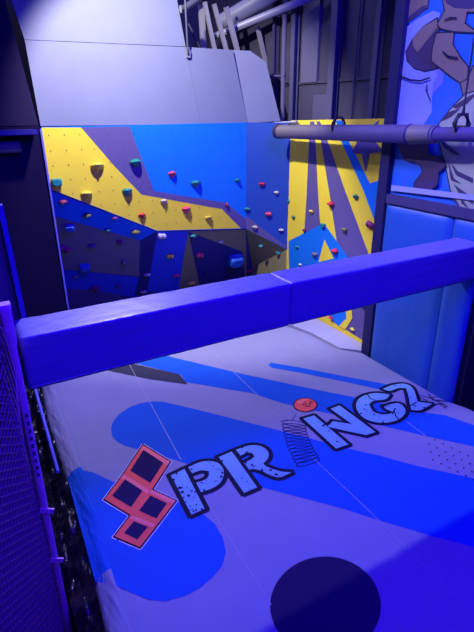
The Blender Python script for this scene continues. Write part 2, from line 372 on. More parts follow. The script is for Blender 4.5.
# ---------------------------------------------------------------- wall pads
def pad(y0, y1, z0, z1, label):
    bm = bmesh.new(); x = 4.40; nu, nv = 24, 48
    g = [[None]*(nv+1) for _ in range(nu+1)]
    for i in range(nu+1):
        for j in range(nv+1):
            u, v = i/nu, j/nv; e = min(u, 1-u)*(y1-y0); f = min(v, 1-v)*(z1-z0); d = min(e, f)
            puff = .035*(1-math.exp(-d/.03))
            P = V((0, y0+u*(y1-y0), z0+v*(z1-z0)))
            w = .006*noise.noise(V((P.y*3, P.z*2.2, 5)))+.004*noise.noise(V((P.y*9, P.z*3, 9)))
            g[i][j] = bm.verts.new((x-puff-w*(d > .01), P.y, P.z))
    for i in range(nu):
        for j in range(nv):
            bm.faces.new((g[i][j], g[i][j+1], g[i+1][j+1], g[i+1][j])).smooth = True
    box(bm, (x-.001, y0, z0), (x+.03, y1, z1))
    return tag(obj('wall_pad', bm, PADM), label, 'pad', 'blue vinyl pads on the right wall')
ys = [4.245, 3.30, 2.95]
pad(ys[1]+.004, ys[0], -.25, 1.975, 'blue wall pad next to the dark navy post')
pad(ys[2], ys[1]-.004, -.25, 1.975, 'blue wall pad at right, ending at the dark opening')
bm = bmesh.new(); box(bm, (4.64, -.6, -.6), (4.70, 2.94, 1.97)); box(bm, (4.44, 2.88, -.6), (4.64, 2.94, 1.97)); tag(obj('black_curtain', bm, DARKV), 'black recess panel right of the last blue pad', 'panel')

# ---------------------------------------------------------------- pipe under the mural
pp = thing('padded_pipe', 'thick violet foam-covered pipe at eye level crossing in front of the mural', 'pipe', (4.2, 4.5, 2.6))
def pz(px, y): return onx((px, y), 4.22)
a = onx((279, 131.5), 4.27); b = onx((413, 134.3), 4.22); c = onx((436, 134.4), 4.22); e = onx((640, 136), 4.22)
bm = bmesh.new(); tube(bm, [a, b], .094, 24); obj('foam_sleeve', bm, PIPE, pp)
bm = bmesh.new(); tube(bm, [b+V((0, .02, 0)), b, c, c+V((0, -.01, 0))], [.098, .098, .088, .082], 24); obj('sleeve_joint', bm, PIPE, pp)
bm = bmesh.new(); tube(bm, [c+V((0, .05, 0)), e], .066, 24); obj('bare_pipe', bm, PIPE, pp)
d = (a-b).normalized()
bm = bmesh.new(); tube(bm, [a-d*.05, a+d*.03, a+d*.05], [.102, .102, .08], 24); obj('end_cap', bm, mat('cap_dark', (.04, .03, .10), .5), pp)
for q in (b+V((0, .03, 0)), c+V((0, .02, 0))):
    bm = bmesh.new(); tube(bm, [q+V((0, .008, 0)), q-V((0, .008, 0))], .101 if q.y > c.y+.1 else .089, 24); obj('band', bm, STEELD, pp)
bm = bmesh.new(); tube(bm, [onx((268, 123.5), 4.6), onx((297, 122), 4.50)], .02, 10); tag(obj('mounting_tube', bm, GALV), 'thin pale tube behind the capped end of the violet pipe', 'tube')

def ring(px, py, r, label, col, top, x=4.22):
    c = onx((px, py), x)
    t = thing('ring_sling', label, 'sling', c+V((0, 0, -.12)), 'slings clamped on the violet pipe')
    bm = bmesh.new(); tube(bm, [c+V((r*math.cos(q*math.pi/9), 0, r*math.sin(q*math.pi/9))) for q in range(18)], .014, 8, closed=True); obj('ring', bm, CABLE, t)
    bm = bmesh.new()
    tube(bm, [c+V((0, -.05, r)), c+V((0, -.09, 0)), c+V((0, -.07, -r*.9)), c+V((0, .07, -r*.9)), c+V((0, .09, 0)), c+V((0, .05, r))], .012, 8, closed=True); obj('shackle', bm, CABLE, t)
    bm = bmesh.new(); tube(bm, [c+V((0, -.06, -r*.3)), c+V((0, .06, -r*.3))], .014, 8); obj('pin', bm, col, t)
    if top:
        bm = bmesh.new(); tube(bm, [c+V((0, 0, r)), onx(top, x)], .008, 8); obj('cable', bm, CABLE, t)
        bm = bmesh.new(); tube(bm, [c+V((0, 0, r)), c+V((0, 0, r+.07))], [.018, .01], 8); obj('ferrule', bm, CABLE, t)
ring(461.5, 124, .085, 'black shackle hanging from a long black cable in front of the mural', CABLE, (484, -30))
ring(338.5, 126, .10, 'dark ring sling with a yellow pin near the middle of the pipe', mat('pin_yellow', (.8, .65, .05), .5), None, x=4.24)

# ---------------------------------------------------------------- climbing holds
HC = {'teal': (.01, .22, .22), 'green': (.01, .20, .10), 'yellow': (.75, .58, .07), 'red': (.65, .02, .05), 'pink': (.75, .06, .14), 'cream': (.60, .55, .42), 'grey': (.16, .15, .17),
      'maroon': (.22, .01, .10), 'magenta': (.35, .01, .16), 'purple': (.16, .02, .20), 'olive': (.20, .19, .06), 'white': (.6, .58, .72), 'blue': (.02, .14, .50), 'navy': (.01, .02, .08)}
HM = {k: mat('hold_'+k, v, .5, bump=.2, bscale=40) for k, v in HC.items()}
def hold_mesh(kind, seed):
    """local: x right, y up, z outward from wall; unit width"""
    bm = bmesh.new(); bmesh.ops.create_icosphere(bm, subdivisions=3, radius=1)
    rnd = V((seed*3.1, seed*1.7, seed*.9))
    for v in bm.verts:
        p = v.co.copy(); n = noise.noise(p*1.3+rnd)*.22
        x, y, z = p.x*(1+n), p.y*(1+n), p.z
        if kind == 'jug':      # flat top with incut lip, tapering down
            y = y*.62 if y > 0 else y*.75
            x *= 1-.38*max(0, -p.y)
            z = max(0, z)*(.6+.42*p.y)+.1*(z > 0)
            if p.y > .45 and z > .25: y -= .22*math.sin(min(1, (z-.2)*1.6)*math.pi)
        elif kind == 'wedge':
            y = y*.55 if y > 0 else y*1.05
            x *= 1-.65*max(0, -p.y); z = max(0, z)*(.5+.45*p.y)
        elif kind == 'block':
            x = math.copysign(min(abs(x)*1.3, .9), x); y = math.copysign(min(abs(y)*1.1, .62), y); z = max(0, min(z*1.1, .72))
        elif kind == 'edge':
            y *= .38; y += .12*math.cos(x*2.2); z = max(0, z)*.5
        elif kind == 'double':
            y *= .62+.25*abs(x); y -= .18*x; z = max(0, z)*.5*(1-.5*math.exp(-(x/.22)**2))
        elif kind == 'pinch':
            x *= .6; y *= .9; z = max(0, z)*.55
        v.co = V((x*.5, y*.5, z*.8))
    return bm
def basis(n):
    n = V(n).normalized(); x = V((0, 0, 1)).cross(n)
    x = x.normalized(); y = n.cross(x); return x, y, n
HN = 0
def hold(px, py, wpx, kind, col, to, n, label, group):
    global HN; HN += 1
    P = to((px, py)); w = wpx*(P-EYE).dot(FW)/F
    x, y, nn = basis(n)
    bm = hold_mesh(kind, HN); rot = Matrix((x, y, nn)).transposed().to_4x4()
    bmesh.ops.scale(bm, vec=(w*1.05, w*1.05, w*1.05), verts=bm.verts)
    bmesh.ops.transform(bm, matrix=rot, verts=bm.verts)
    me = bpy.data.meshes.new('climbing_hold'); bm.to_mesh(me); bm.free(); me.materials.append(HM[col])
    for p in me.polygons: p.use_smooth = True
    t = bpy.data.objects.new('climbing_hold', me); t.location = P+nn*.008; C.objects.link(t)
    tag(t, label, 'climbing hold', group)
    if wpx >= 7:
        b2 = bmesh.new(); q = P+nn*(w*.42+.012)-y*(w*.02)
        bmesh.ops.create_cone(b2, cap_ends=True, segments=10, radius1=w*.09, radius2=w*.08, depth=.02, matrix=Matrix.Translation(q) @ rot)
        obj('bolt', b2, NUT, t)
GM = 'holds on the lit front face'; GL = 'holds on the shaded lower left face'; GC = 'holds on the shaded lower centre'; GA = 'holds on the angled blue face'; GY = 'holds on the yellow side face'
hs = [
 (56, 182, 10, 'block', 'teal', pm, main_n, 'teal blocky hold at the far left edge of the yellow paint', GM),
 (97, 165.5, 12, 'wedge', 'yellow', pm, main_n, 'large yellow jug hold high on the yellow paint', GM),
 (86, 194, 11, 'wedge', 'yellow', pm, main_n, 'yellow triangular hold just above the shaded blue band', GM),
 (135.5, 162, 11, 'jug', 'teal', pm, main_n, 'teal round hold alone on the purple stripe', GM),
 (126.7, 191, 10, 'wedge', 'teal', pm, main_n, 'teal tapered hold on the edge of yellow and purple', GM),
 (163.7, 201, 7, 'wedge', 'cream', pm, main_n, 'cream hold in the yellow just below the purple stripe', GM),
 (141.8, 215, 7, 'wedge', 'red', pm, main_n, 'dark red hold low in the yellow near the ridge corner', GM),
 (172, 173.5, 8, 'wedge', 'pink', pm, main_n, 'pinkish red hold on bright blue, leftmost there', GM),
 (195.3, 183, 9.5, 'wedge', 'teal', pm, main_n, 'large teal hold in the middle of the bright blue', GM),
 (236.5, 180, 5.5, 'jug', 'teal', pm, main_n, 'small teal hold at the right end of the bright blue', GM),
 (186, 209, 9, 'wedge', 'pink', pm, main_n, 'red hold on the yellow wedge below the purple band', GM),
 (208, 217.5, 7, 'wedge', 'yellow', pm, main_n, 'yellow hold near the right tip of the yellow wedge', GM),
 (226.5, 205, 5.5, 'pinch', 'maroon', pm, main_n, 'small maroon hold where the purple band bends', GM),
 (63, 201, 9, 'edge', 'maroon', pL, nL, 'dark maroon hold at left in the shaded blue strip', GL),
 (87, 214.5, 9, 'edge', 'olive', pL, nL, 'olive hold in the middle of the shaded blue strip', GL),
 (115, 217.5, 6, 'edge', 'purple', pL, nL, 'small purple hold high in the shaded blue strip', GL),
 (108, 229, 8, 'edge', 'teal', pL, nL, 'flat teal hold on the lower rim of the shaded strip', GL),
 (135.5, 231, 9, 'edge', 'olive', pL, nL, 'olive grey hold at right end of the shaded strip', GL),
 (70, 226, 9, 'block', 'blue', pL, nL, 'blue block hold at upper left of the shaded grey area', GL),
 (92, 245, 8, 'jug', 'grey', pL, nL, 'grey round hold in the middle of the shaded grey area', GL),
 (119.5, 241, 5.5, 'block', 'maroon', pL, nL, 'small dark red hold at upper right of the shaded grey area', GL),
 (65, 248, 11, 'double', 'magenta', pL, nL, 'large magenta hold beside the black screen edge', GL),
 (124, 262, 8, 'pinch', 'grey', pL, nL, 'tall grey hold low at right of the shaded grey area', GL),
 (85, 265.5, 10, 'block', 'blue', pL, nL, 'blue block hold on the lower rim of the shaded grey area', GL),
 (75, 276, 6, 'edge', 'grey', pL, nL, 'small grey hold in the deep blue lower strip', GL),
 (94.5, 287, 9, 'edge', 'maroon', pL, nL, 'maroon flat hold just above the padded beam at left', GL),
 (119, 284, 6, 'jug', 'purple', pL, nL, 'purple hold at right in the deep blue lower strip', GL),
 (161.8, 235.5, 9, 'double', 'white', pC, nC, 'whitish lavender hold just under the ridge corner', GC),
 (169.5, 255.5, 8, 'double', 'yellow', pC, nC, 'yellow hold in the middle of the deep blue trapezoid', GC),
 (176, 274.5, 7, 'edge', 'pink', pC, nC, 'red hold low on the deep blue trapezoid', GC),
 (147, 274, 7, 'edge', 'cream', pL, nL, 'cream hold at left edge of the deep blue trapezoid', GC),
 (143.5, 291, 6.5, 'edge', 'cream', pL, nL, 'cream hold touching the beam top below the trapezoid', GC),
 (191, 282, 8.5, 'edge', 'yellow', pC, nC, 'yellow hold at the foot of the thin grey triangle', GC),
 (193, 235, 7.5, 'edge', 'teal', pC, nC, 'teal hold at the apex of the navy panel', GC),
 (199.5, 254.5, 9, 'double', 'pink', pC, nC, 'pink double hold on the navy panel', GC),
 (220.5, 241, 6, 'edge', 'cream', pC, nC, 'cream hold on the slanting grey band above navy', GC),
 (205, 272.5, 3.5, 'jug', 'navy', pC, nC, 'tiny dark hold low on the navy panel', GC),
 (234, 257.5, 15, 'block', 'blue', pC, nC, 'large blue box volume on the navy panel', GC),
 (249, 268, 9, 'jug', 'red', pD, nD, 'big red hold above the beam on the shaded right side', GC),
 (264, 267.5, 5.5, 'edge', 'yellow', pD, nD, 'small yellow hold above the beam on the shaded right side', GC),
 (261.5, 245, 5, 'jug', 'teal', pD, nD, 'small teal hold upper left on the shaded grey angled part', GC),
 (278.5, 252, 6, 'edge', 'teal', pD, nD, 'teal flat hold at right on the shaded grey angled part', GC),
 (255.5, 227, 6, 'jug', 'cream', pc, cham_n, 'cream hold on the purple strip of the angled face', GA),
 (247.8, 209, 7, 'edge', 'teal', pc, cham_n, 'teal flat hold right beside the fold of the wall', GA),
 (269, 214, 6.5, 'jug', 'pink', pc, cham_n, 'red hold in the centre of the angled blue face', GA),
 (276.5, 192.5, 5, 'jug', 'cream', pc, cham_n, 'small cream hold high on the angled blue face', GA),
 (281.5, 230, 6, 'edge', 'cream', pc, cham_n, 'cream hold low on the angled blue face near yellow', GA),
 (262.5, 184, 6, 'jug', 'red', pc, cham_n, 'red hold, highest on the angled blue face', GA),
 (289, 201, 4.5, 'pinch', 'teal', pc, cham_n, 'dark teal hold in the corner beside the yellow stripe', GA),
 (294, 217, 5, 'wedge', 'green', ps, side_n, 'dark green hold on the leftmost yellow stripe', GY),
 (312, 211.5, 5.5, 'wedge', 'yellow', ps, side_n, 'yellow hold on the narrow purple stripe', GY),
 (332, 204, 8, 'jug', 'red', ps, side_n, 'red hold between the second yellow and purple stripes', GY),
 (356.5, 196.5, 7, 'wedge', 'green', ps, side_n, 'green hold high on the long right yellow stripe', GY),
 (305, 230, 4.5, 'jug', 'maroon', ps, side_n, 'small maroon hold at the foot of the narrow purple stripe', GY),
 (324.5, 225, 5, 'block', 'teal', ps, side_n, 'teal hold at the tip of the blue peak', GY),
 (345.5, 229.5, 6.5, 'jug', 'olive', ps, side_n, 'olive hold on the broad purple stripe', GY),
 (370.5, 224.5, 10, 'double', 'maroon', ps, side_n, 'large dark red double hold beside the navy post', GY),
 (298, 247, 5.5, 'wedge', 'teal', ps, side_n, 'grey teal hold at left on the low blue area', GY),
 (316, 254, 7, 'jug', 'grey', ps, side_n, 'grey hold left of the small yellow triangle', GY),
 (336, 251, 8, 'jug', 'red', ps, side_n, 'bright red hold right of the small yellow triangle', GY),
 (301, 264.5, 5, 'edge', 'cream', ps, side_n, 'cream hold peeking above the beam near the corner', GY),
 (331.8, 317.5, 5, 'jug', 'red', ps, side_n, 'small red hold visible below the beam', GY),
 (353, 329, 6.5, 'edge', 'yellow', ps, side_n, 'yellow flat hold near the floor below the beam', GY),
 (364, 306.5, 5, 'edge', 'navy', ps, side_n, 'dark hold just under the beam beside the post', GY)]
for h in hs: hold(*h)

# ---------------------------------------------------------------- printed landing mat (airbag)
e1, e2, e3, e4 = [onz(p) for p in ((367.5, 349), (340, 346), (311, 331), (288, 323))]
outline = [(.44, 6.2), (.42, 5.6), (.37, 4.9), (.36, 4.2), (.345, 3.4), (.31, 2.7), (.27, 2.1), (.24, 1.0), (.2, -.2), (5.0, -.2), (4.5, 2.3), (4.42, 2.80), (4.355, 2.96), (4.355, 4.2),
           (min(e1.x, 4.365), e1.y), (e2.x, e2.y), (e3.x, e3.y), (e4.x, e4.y), (e4.x-.25, 6.3)]
outline = outline[:9]+[(4.6, -.2)]+outline[10:]
def seg_d(p, a, b):
    ax, ay = a; bx, by = b; dx, dy = bx-ax, by-ay; t = max(0, min(1, ((p[0]-ax)*dx+(p[1]-ay)*dy)/(dx*dx+dy*dy)))
    return math.hypot(p[0]-ax-t*dx, p[1]-ay-t*dy)
def edge_d(p): return min(seg_d(p, outline[i], outline[(i+1) % len(outline)]) for i in range(len(outline)))
def hz(x, y):
    d = edge_d((x, y)); z = 0
    if d < .14: z -= .07*(1-d/.14)**2
    dl = max(0, x-.30)
    z += .022*math.exp(-dl/.15)*noise.noise(V((x*14, y*3.2+x*9, 1)))*min(1, d/.05+.3)
    z += .006*noise.noise(V((x*1.3, y*1.3, 4)))
    return z
def drape(bm, pts, mi, lay, step=.06):
    """flat polygon cut on a grid and laid on the mat surface"""
    t = bmesh.new(); poly(t, [V((p[0], p[1], 0)) for p in pts], mi)
    xs = [p[0] for p in pts]; ysn = [p[1] for p in pts]
    for ax, lo, hi in ((0, min(xs), max(xs)), (1, min(ysn), max(ysn))):
        k = math.ceil(lo/step)
        while k*step < hi:
            co = V((0, 0, 0)); no = V((0, 0, 0)); co[ax] = k*step; no[ax] = 1
            bmesh.ops.bisect_plane(t, geom=t.verts[:]+t.edges[:]+t.faces[:], plane_co=co, plane_no=no, dist=1e-6); k += 1
    mp = {}
    for v in t.verts: mp[v] = bm.verts.new((v.co.x, v.co.y, hz(v.co.x, v.co.y)+.0016*lay+(.004*math.exp(-max(0, v.co.x-.3)/.2) if lay else 0)))
    for f in t.faces:
        vs = [mp[v] for v in f.verts]
        if f.normal.z < 0: vs.reverse()
        g = bm.faces.new(vs); g.material_index = mi; g.smooth = True
    t.free()
bm = bmesh.new()
drape(bm, outline, 0, 0)
n = len(outline)
for i in range(n):          # skirt
    a, b = outline[i], outline[(i+1) % n]; m = max(1, int(math.hypot(a[0]-b[0], a[1]-b[1])/.05))
    for k in range(m):
        p = [a[0]+(b[0]-a[0])*k/m, a[1]+(b[1]-a[1])*k/m]; q = [a[0]+(b[0]-a[0])*(k+1)/m, a[1]+(b[1]-a[1])*(k+1)/m]
        bm.faces.new([bm.verts.new(x) for x in ((*p, hz(*p)), (*q, hz(*q)), (*q, -.58), (*p, -.58))])
def fl(pts): return [tuple(onz(p)[:2]) for p in pts]
xw = .30
def clampx(pts, hi=4.58): return [(max(.29, min(hi, p[0])), p[1]) for p in pts]
drape(bm, fl([(268, 365), (271, 362.8), (300, 367.5), (350, 377.5), (392, 385.5), (390, 392), (350, 383), (300, 372.8), (272, 368)]), 1, 1)
drape(bm, clampx(fl([(134, 363), (162, 355), (250, 375.5), (288, 384), (350, 396.5), (421, 412), (445, 415.5), (474, 425.5), (500, 434), (500, 455), (474, 446.5), (430, 437), (392, 428), (330, 413.5), (283, 403.5), (250, 393), (186, 382.5), (181, 375)])), 1, 1)
drape(bm, fl([(108, 371), (125, 362), (179.4, 374.4), (187.9, 384.9), (150.7, 379.5)]), 2, 1.3)
drape(bm, clampx(fl([(111, 429.4), (112, 424), (115.3, 418.5), (121.5, 412.5), (130.5, 407), (142, 403), (154, 401.4), (164, 402), (174.4, 404.6), (210, 413), (254, 424), (307, 437.7), (347.7, 448.4), (379, 455.4), (417, 466), (474, 478.5), (530, 491),
                     (540, 566), (474, 547), (430, 536), (423.6, 533.7), (379, 520.5), (342.6, 508.6), (299.6, 497.2), (259, 486.3), (210, 471), (164, 456.4), (140, 450), (123.7, 445.3), (116, 441), (112, 435)])), 1, 1)
c4 = fl([(69, 470.7), (80.6, 470.5), (93.3, 472.8), (113, 482), (150, 492), (187, 506), (203, 514), (215, 524), (223, 538), (226, 552), (222, 566), (212, 578), (200, 588), (185, 596), (166, 601.5), (150, 600), (140, 596.5), (120, 588), (94, 578)])
c4 = [(.352, c4[0][1])]+[p for p in c4 if p[0] > .37]+[(.30, c4[-1][1]+.02)]
drape(bm, c4, 1, 1)
yl0, yl1 = c4[-1][1], c4[0][1]
def c4edge(y): return yl0 < y < yl1
import cmath
ell = fl([(325.5+55.5*math.cos(t*math.pi/24), 606+49.5*math.sin(t*math.pi/24)) for t in range(48)])
drape(bm, ell, 3, 1)
def floor_line(pts, w, mi, lay):
    P = fl(pts) if not isinstance(pts[0], Vector) else pts
    m = len(P)
    for i in range(m-1):
        a, b = V((*P[i], 0)), V((*P[i+1], 0)); d = b-a
        if d.length < 1e-6: continue
        d.normalize(); s = V((-d.y, d.x, 0))*(w/2); k = max(1, int((b-a).length/.06)); 
        for j in range(k):
            p = a.lerp(b, j/k)-d*(w*.3 if j == 0 else 0); q = a.lerp(b, (j+1)/k)+d*(w*.3 if j == k-1 else 0)
            f = bm.faces.new([bm.verts.new((v.x, v.y, hz(v.x, v.y)+.0016*lay)) for v in (p-s, q-s, q+s, p+s)]); f.material_index = mi
for s in ([(128, 362), (181, 460)], [(206, 500), (271, 605)], [(206, 345), (250, 388), (283, 421)], [(310, 455), (366, 508), (463, 604)], [(273, 330), (336, 372)], [(407, 422), (474, 471)]):
    floor_line(s, .0065, 4, 1.8)
for i in range(7):          # vent eyelets
    for j in range(4):
        p = onz((427+i*8.2+j*2, 436+i*3.6+j*8+i*.4)); r = .009
        if p.x > 4.5: continue
        f = bm.faces.new([bm.verts.new((p.x+r*math.cos(a*math.pi/4), p.y+r*math.sin(a*math.pi/4), hz(p.x, p.y)+.004)) for a in range(8)]); f.material_index = 5
# loose wrinkled hem along the left edge
bu = (min(p[1] for p in c4), c4[0][1])
def edge_x(y):
    E = outline[:9]
    for i in range(8):
        (x1, y1), (x2, y2) = E[i], E[i+1]
        if y2 <= y <= y1: return x2+(x1-x2)*(y-y2)/(y1-y2)
    return E[0][0]
g = []; NV = 420; NU = 18
for j in range(NV+1):
    y = -.15+6.3*j/NV; x0_ = edge_x(y); row = []
    for i in range(NU+1):
        u = i/NU; x = x0_-.02+.17*u
        fold = abs(noise.noise(V((x*34+y*5, y*3.0, 3))))*.017+.010*noise.noise(V((x*60, y*9, 8)))
        z = hz(max(x, x0_), y)+fold*(1-u)**.7*min(1, u*6+.2)+.004-.010*u**6-(.05*(1-u*8) if u < .125 else 0)
        row.append(bm.verts.new((x, y, z)))
    g.append(row)
for j in range(NV):
    for i in range(NU):
        y = -.15+6.3*(j+.5)/NV
        f = bm.faces.new((g[j][i], g[j][i+1], g[j+1][i+1], g[j+1][i])); f.smooth = True
        f.material_index = 1 if bu[0]+.05 < y < bu[1]-.0 and c4edge(y) else 0
# logo
def L(off, s, pts): return [(off[0]+x/s, off[1]+y/s) for x, y in pts]
o5 = ((100, 440), 5.75)
lg = L(*o5, [(248, 30), (402, 128), (298, 288), (435, 352), (230, 620), (85, 560), (178, 435), (28, 345), (135, 200)])
def closed(p): return p+[p[0]]
floor_line(closed(lg), .040, 8, 2); floor_line(closed(lg), .028, 5, 3); drape(bm, fl(lg), 6, 4)
for q in ([(245, 35), (402, 128), (385, 150), (232, 60)], [(135, 200), (285, 290), (272, 312), (122, 222)], [(298, 288), (435, 352), (420, 372), (284, 306)], [(183, 437), (318, 488), (305, 507), (170, 455)]):
    drape(bm, fl(L(*o5, q)), 7, 4.6)
for q in ([(250, 60), (365, 135), (290, 250), (175, 180)], [(145, 230), (245, 295), (180, 390), (70, 325)], [(290, 322), (385, 368), (325, 455), (225, 410)], [(195, 472), (275, 505), (215, 578), (140, 540)]):
    drape(bm, fl(L(*o5, q)), 3, 5.4)
# letters
o6 = ((165, 430), 3.386); o7 = ((270, 380), 5.267); o8 = ((340, 370), 4.309)
letters = [
 L(*o6, [(20, 155), (66, 133), (134, 268), (90, 288)]),
 L(*o6, [(78, 128), (120, 108), (165, 106), (192, 120), (202, 148), (190, 180), (160, 200), (122, 212), (106, 180), (135, 172), (150, 158), (148, 142), (125, 136), (92, 148)]),
 L(*o6, [(182, 93), (226, 74), (312, 195), (268, 214)]),
 L(*o6, [(240, 68), (290, 50), (330, 56), (352, 76), (350, 98), (332, 115), (345, 126), (392, 142), (428, 144), (392, 162), (365, 158), (325, 138), (300, 132), (285, 135), (268, 112), (290, 102), (303, 92), (298, 80), (280, 76), (256, 88)]),
 L(*o7, [(175, 205), (232, 188), (412, 340), (348, 362)]),
 [(327.5, 427), (333, 421.5), (348, 424), (362, 426.5), (375, 432.5), (366, 435.5), (345, 431)],
 [(330.5, 409), (339.5, 405.5), (375.5, 432.5), (366.5, 435)],
 L(*o8, [(214, 108), (160, 99), (105, 109), (72, 131), (67, 165), (92, 204), (140, 226), (200, 230), (252, 217), (282, 190), (282, 167), (253, 139), (188, 158), (197, 170), (226, 180), (222, 190), (180, 195), (140, 180), (125, 150), (140, 133), (200, 130)]),
 L(*o8, [(184, 84), (225, 65), (283, 58), (318, 80), (334, 138), (396, 147), (350, 177), (307, 174), (301, 150), (294, 110), (284, 80), (250, 78), (215, 95)])]
def soften(q):
    out = []; m = len(q)
    for i in range(m):
        a, b, c = q[i-1], q[i], q[(i+1) % m]
        v1 = (b[0]-a[0], b[1]-a[1]); v2 = (c[0]-b[0], c[1]-b[1])
        t = abs(math.degrees(math.atan2(v1[0]*v2[1]-v1[1]*v2[0], v1[0]*v2[0]+v1[1]*v2[1])))
        if t < 62: out += [(b[0]*.75+a[0]*.25, b[1]*.75+a[1]*.25), (b[0]*.75+c[0]*.25, b[1]*.75+c[1]*.25)]
        else: out.append(b)
    return out
for i in (1, 3, 7, 8): letters[i] = soften(soften(letters[i]))
for q in letters: floor_line(closed(q), .082, 5, 2)
for k, q in enumerate(letters): drape(bm, fl(q), 9, 3+.4*(k % 3))
rs = random.Random(3)
for q, cnt in ((letters[0], 26), (letters[1], 16), (letters[3], 14), (letters[7], 26), (letters[8], 8), (letters[2], 5), (letters[4], 4)):      # ink splatter
    ymin = min(p[1] for p in q); ymax = max(p[1] for p in q); xmin = min(p[0] for p in q); xmax = max(p[0] for p in q)
    def inside(x, y):
        c = False
        for i in range(len(q)):
            x1, y1 = q[i]; x2, y2 = q[i-1]
            if (y1 > y) != (y2 > y) and x < (x2-x1)*(y-y1)/(y2-y1)+x1: c = not c
        return c
    k = 0; tries = 0
    while k < cnt and tries < 2000:
        tries += 1
        x = rs.uniform(xmin, xmax); y = ymin+(ymax-ymin)*rs.random()**.6
        if not inside(x, y): continue
        k += 1; P = onz((x, y)); r = rs.uniform(.004, .016)
        f = bm.faces.new([bm.verts.new((P.x+r*rs.uniform(.5, 1.2)*math.cos(a*math.pi/3), P.y+r*rs.uniform(.5, 1.2)*math.sin(a*math.pi/3), hz(P.x, P.y)+.0085)) for a in range(6)]); f.material_index = 5
for s in ([(115, 104), (130, 125), (150, 132)], [(232, 176), (240, 200), (255, 218)], [(300, 158), (330, 140)], [(225, 190), (238, 168)]): floor_line(L(*o8, s), .014, 5, 5)
floor_line(L(*o7, [(275, 245), (330, 212), (345, 216)]), .018, 5, 5)
for s in ([(350, 112), (390, 122), (430, 140)], [(380, 105), (400, 130), (460, 135)], [(400, 150), (440, 145), (462, 160)], [(345, 120), (370, 130), (385, 145)], [(395, 120), (420, 112), (445, 118)], [(430, 148), (455, 165)]): floor_line(L(*o8, s), .016, 5, 2)
# spring and ball
prev = None
for k in range(13):
    t = k/12; cx = 124+t*76-22*math.sin(t*math.pi)*.6; cy = 228+t*205
    pts = [(cx+63*math.cos(a), cy+14*math.sin(a)+.17*63*math.cos(a)*(.7-2.4*t)) for a in [i*math.pi/10 for i in range(21)]]
    floor_line(L(*o7, pts), .0085, 5, 2.2)
floor_line(L(*o7, [(118, 210), (140, 175)]), .006, 5, 2)
ball = L(*o7, [(186+58*math.cos(t*math.pi/14), 132+34*math.sin(t*math.pi/14)) for t in range(28)])
floor_line(closed(ball), .028, 5, 2); drape(bm, fl(ball), 6, 3)
drape(bm, fl(L(*o7, [(140, 122), (165, 104), (205, 102), (180, 112), (160, 128)])), 7, 4)
for s in ([(172, 128), (178, 136)], [(182, 120), (190, 132)], [(205, 128), (222, 126)], [(208, 118), (225, 114)], [(186, 138), (200, 142), (212, 138)]): floor_line(L(*o7, s), .012, 5, 4.5)
mt = obj('landing_airbag', bm, [GREY, PRINT_BLUE, PRINT_DARK, PRINT_NAVY, SEAM, INK, RED, PINK, WHITE, LET])
tag(mt, 'grey landing airbag printed with blue bands, red squares and PRINGZ lettering', 'airbag')

# pale foam floor behind the airbag
bm = bmesh.new()
q = [onz(p, -.05) for p in ((288, 311), (368, 345))]
slab_poly(bm, [V((XS-.01, 4.26, -.05)), V((XS-.01, S.y-.02, -.05)), V((XS-.7, 6.9, -.05)), V((2.8, 6.9, -.05)), V((2.8, 6.42, -.05)), V((e4.x-.05, 6.42, -.05)), V((e4.x+.06, e4.y+.05, -.05)), V((e3.x+.04, e3.y+.04, -.05)), V((e2.x+.03, e2.y+.03, -.05)), V((e1.x+.03, e1.y+.02, -.05))], (0, 0, 1), .5)
tag(obj('foam_floor_block', bm, FOAM), 'pale lavender foam floor wedge between the airbag and yellow wall foot', 'foam block')

# ---------------------------------------------------------------- padded beam
YB0, YB1, ZB1, ZB0 = 2.870, 3.195, 1.782, 1.432
bt = thing('padded_beam', 'long royal blue vinyl padded beam spanning above the airbag', 'beam', (2.2, 3.03, ZB0))
def beam_part(name, x0, x1, g):
    bm = bmesh.new(); N = int((x1-x0)/.02); prof = []
    r = .013
    hy, hh = (YB1-YB0)/2, (ZB1-ZB0)/2; cy, cz = (YB0+YB1)/2, (ZB0+ZB1)/2
    for sy, sz, a0 in ((1, 1, 0), (-1, 1, 90), (-1, -1, 180), (1, -1, 270)):
        for k in range(5):
            a = math.radians(a0+k*22.5); prof.append((sy*(hy-r)+r*math.cos(a), sz*(hh-r)+r*math.sin(a)))
    full = []
    for i in range(len(prof)):
        a, b = prof[i], prof[(i+1) % len(prof)]; m = 7 if math.hypot(a[0]-b[0], a[1]-b[1]) > .1 else 1
        for k in range(m): full.append((a[0]+(b[0]-a[0])*k/m, a[1]+(b[1]-a[1])*k/m))
    rings = []
    for i in range(N+1):
        x = x0+(x1-x0)*i/N; ring_ = []
        for (y, z) in full:
            wob = .004*noise.noise(V((x*2, y*5, z*5)))+.0028*noise.noise(V((x*16+y*12, y*2.5, z*4)))*(1 if z > hh*.5 else .3)
            d = V((0, y, z)).normalized(); e = min(x-x0, x1-x)
            sc_ = 1-.05*math.exp(-e/.012)
            ring_.append(bm.verts.new((x, cy+y*sc_+d.y*wob, cz+z*sc_+d.z*wob)))
        rings.append(ring_)
    n_ = len(full)
    for i in range(N):
        for k in range(n_): bm.faces.new((rings[i][k], rings[i+1][k], rings[i+1][(k+1) % n_], rings[i][(k+1) % n_])).smooth = True
    bm.faces.new(rings[0]); bm.faces.new(rings[-1][::-1])
    return obj(name, bm, VINYL, bt)
xj = onplane((291, 300), (0, YB0, 0), (0, 1, 0)).x
beam_part('pad_cover', .135, xj, 0); beam_part('pad_cover', xj+.0005, 4.36, 1)
bm = bmesh.new(); tube(bm, [V((.15, YB0-.004, ZB0+.02)), V((4.35, YB0-.004, ZB0+.02))], .004, 6); obj('welt', bm, VINYL, bt)

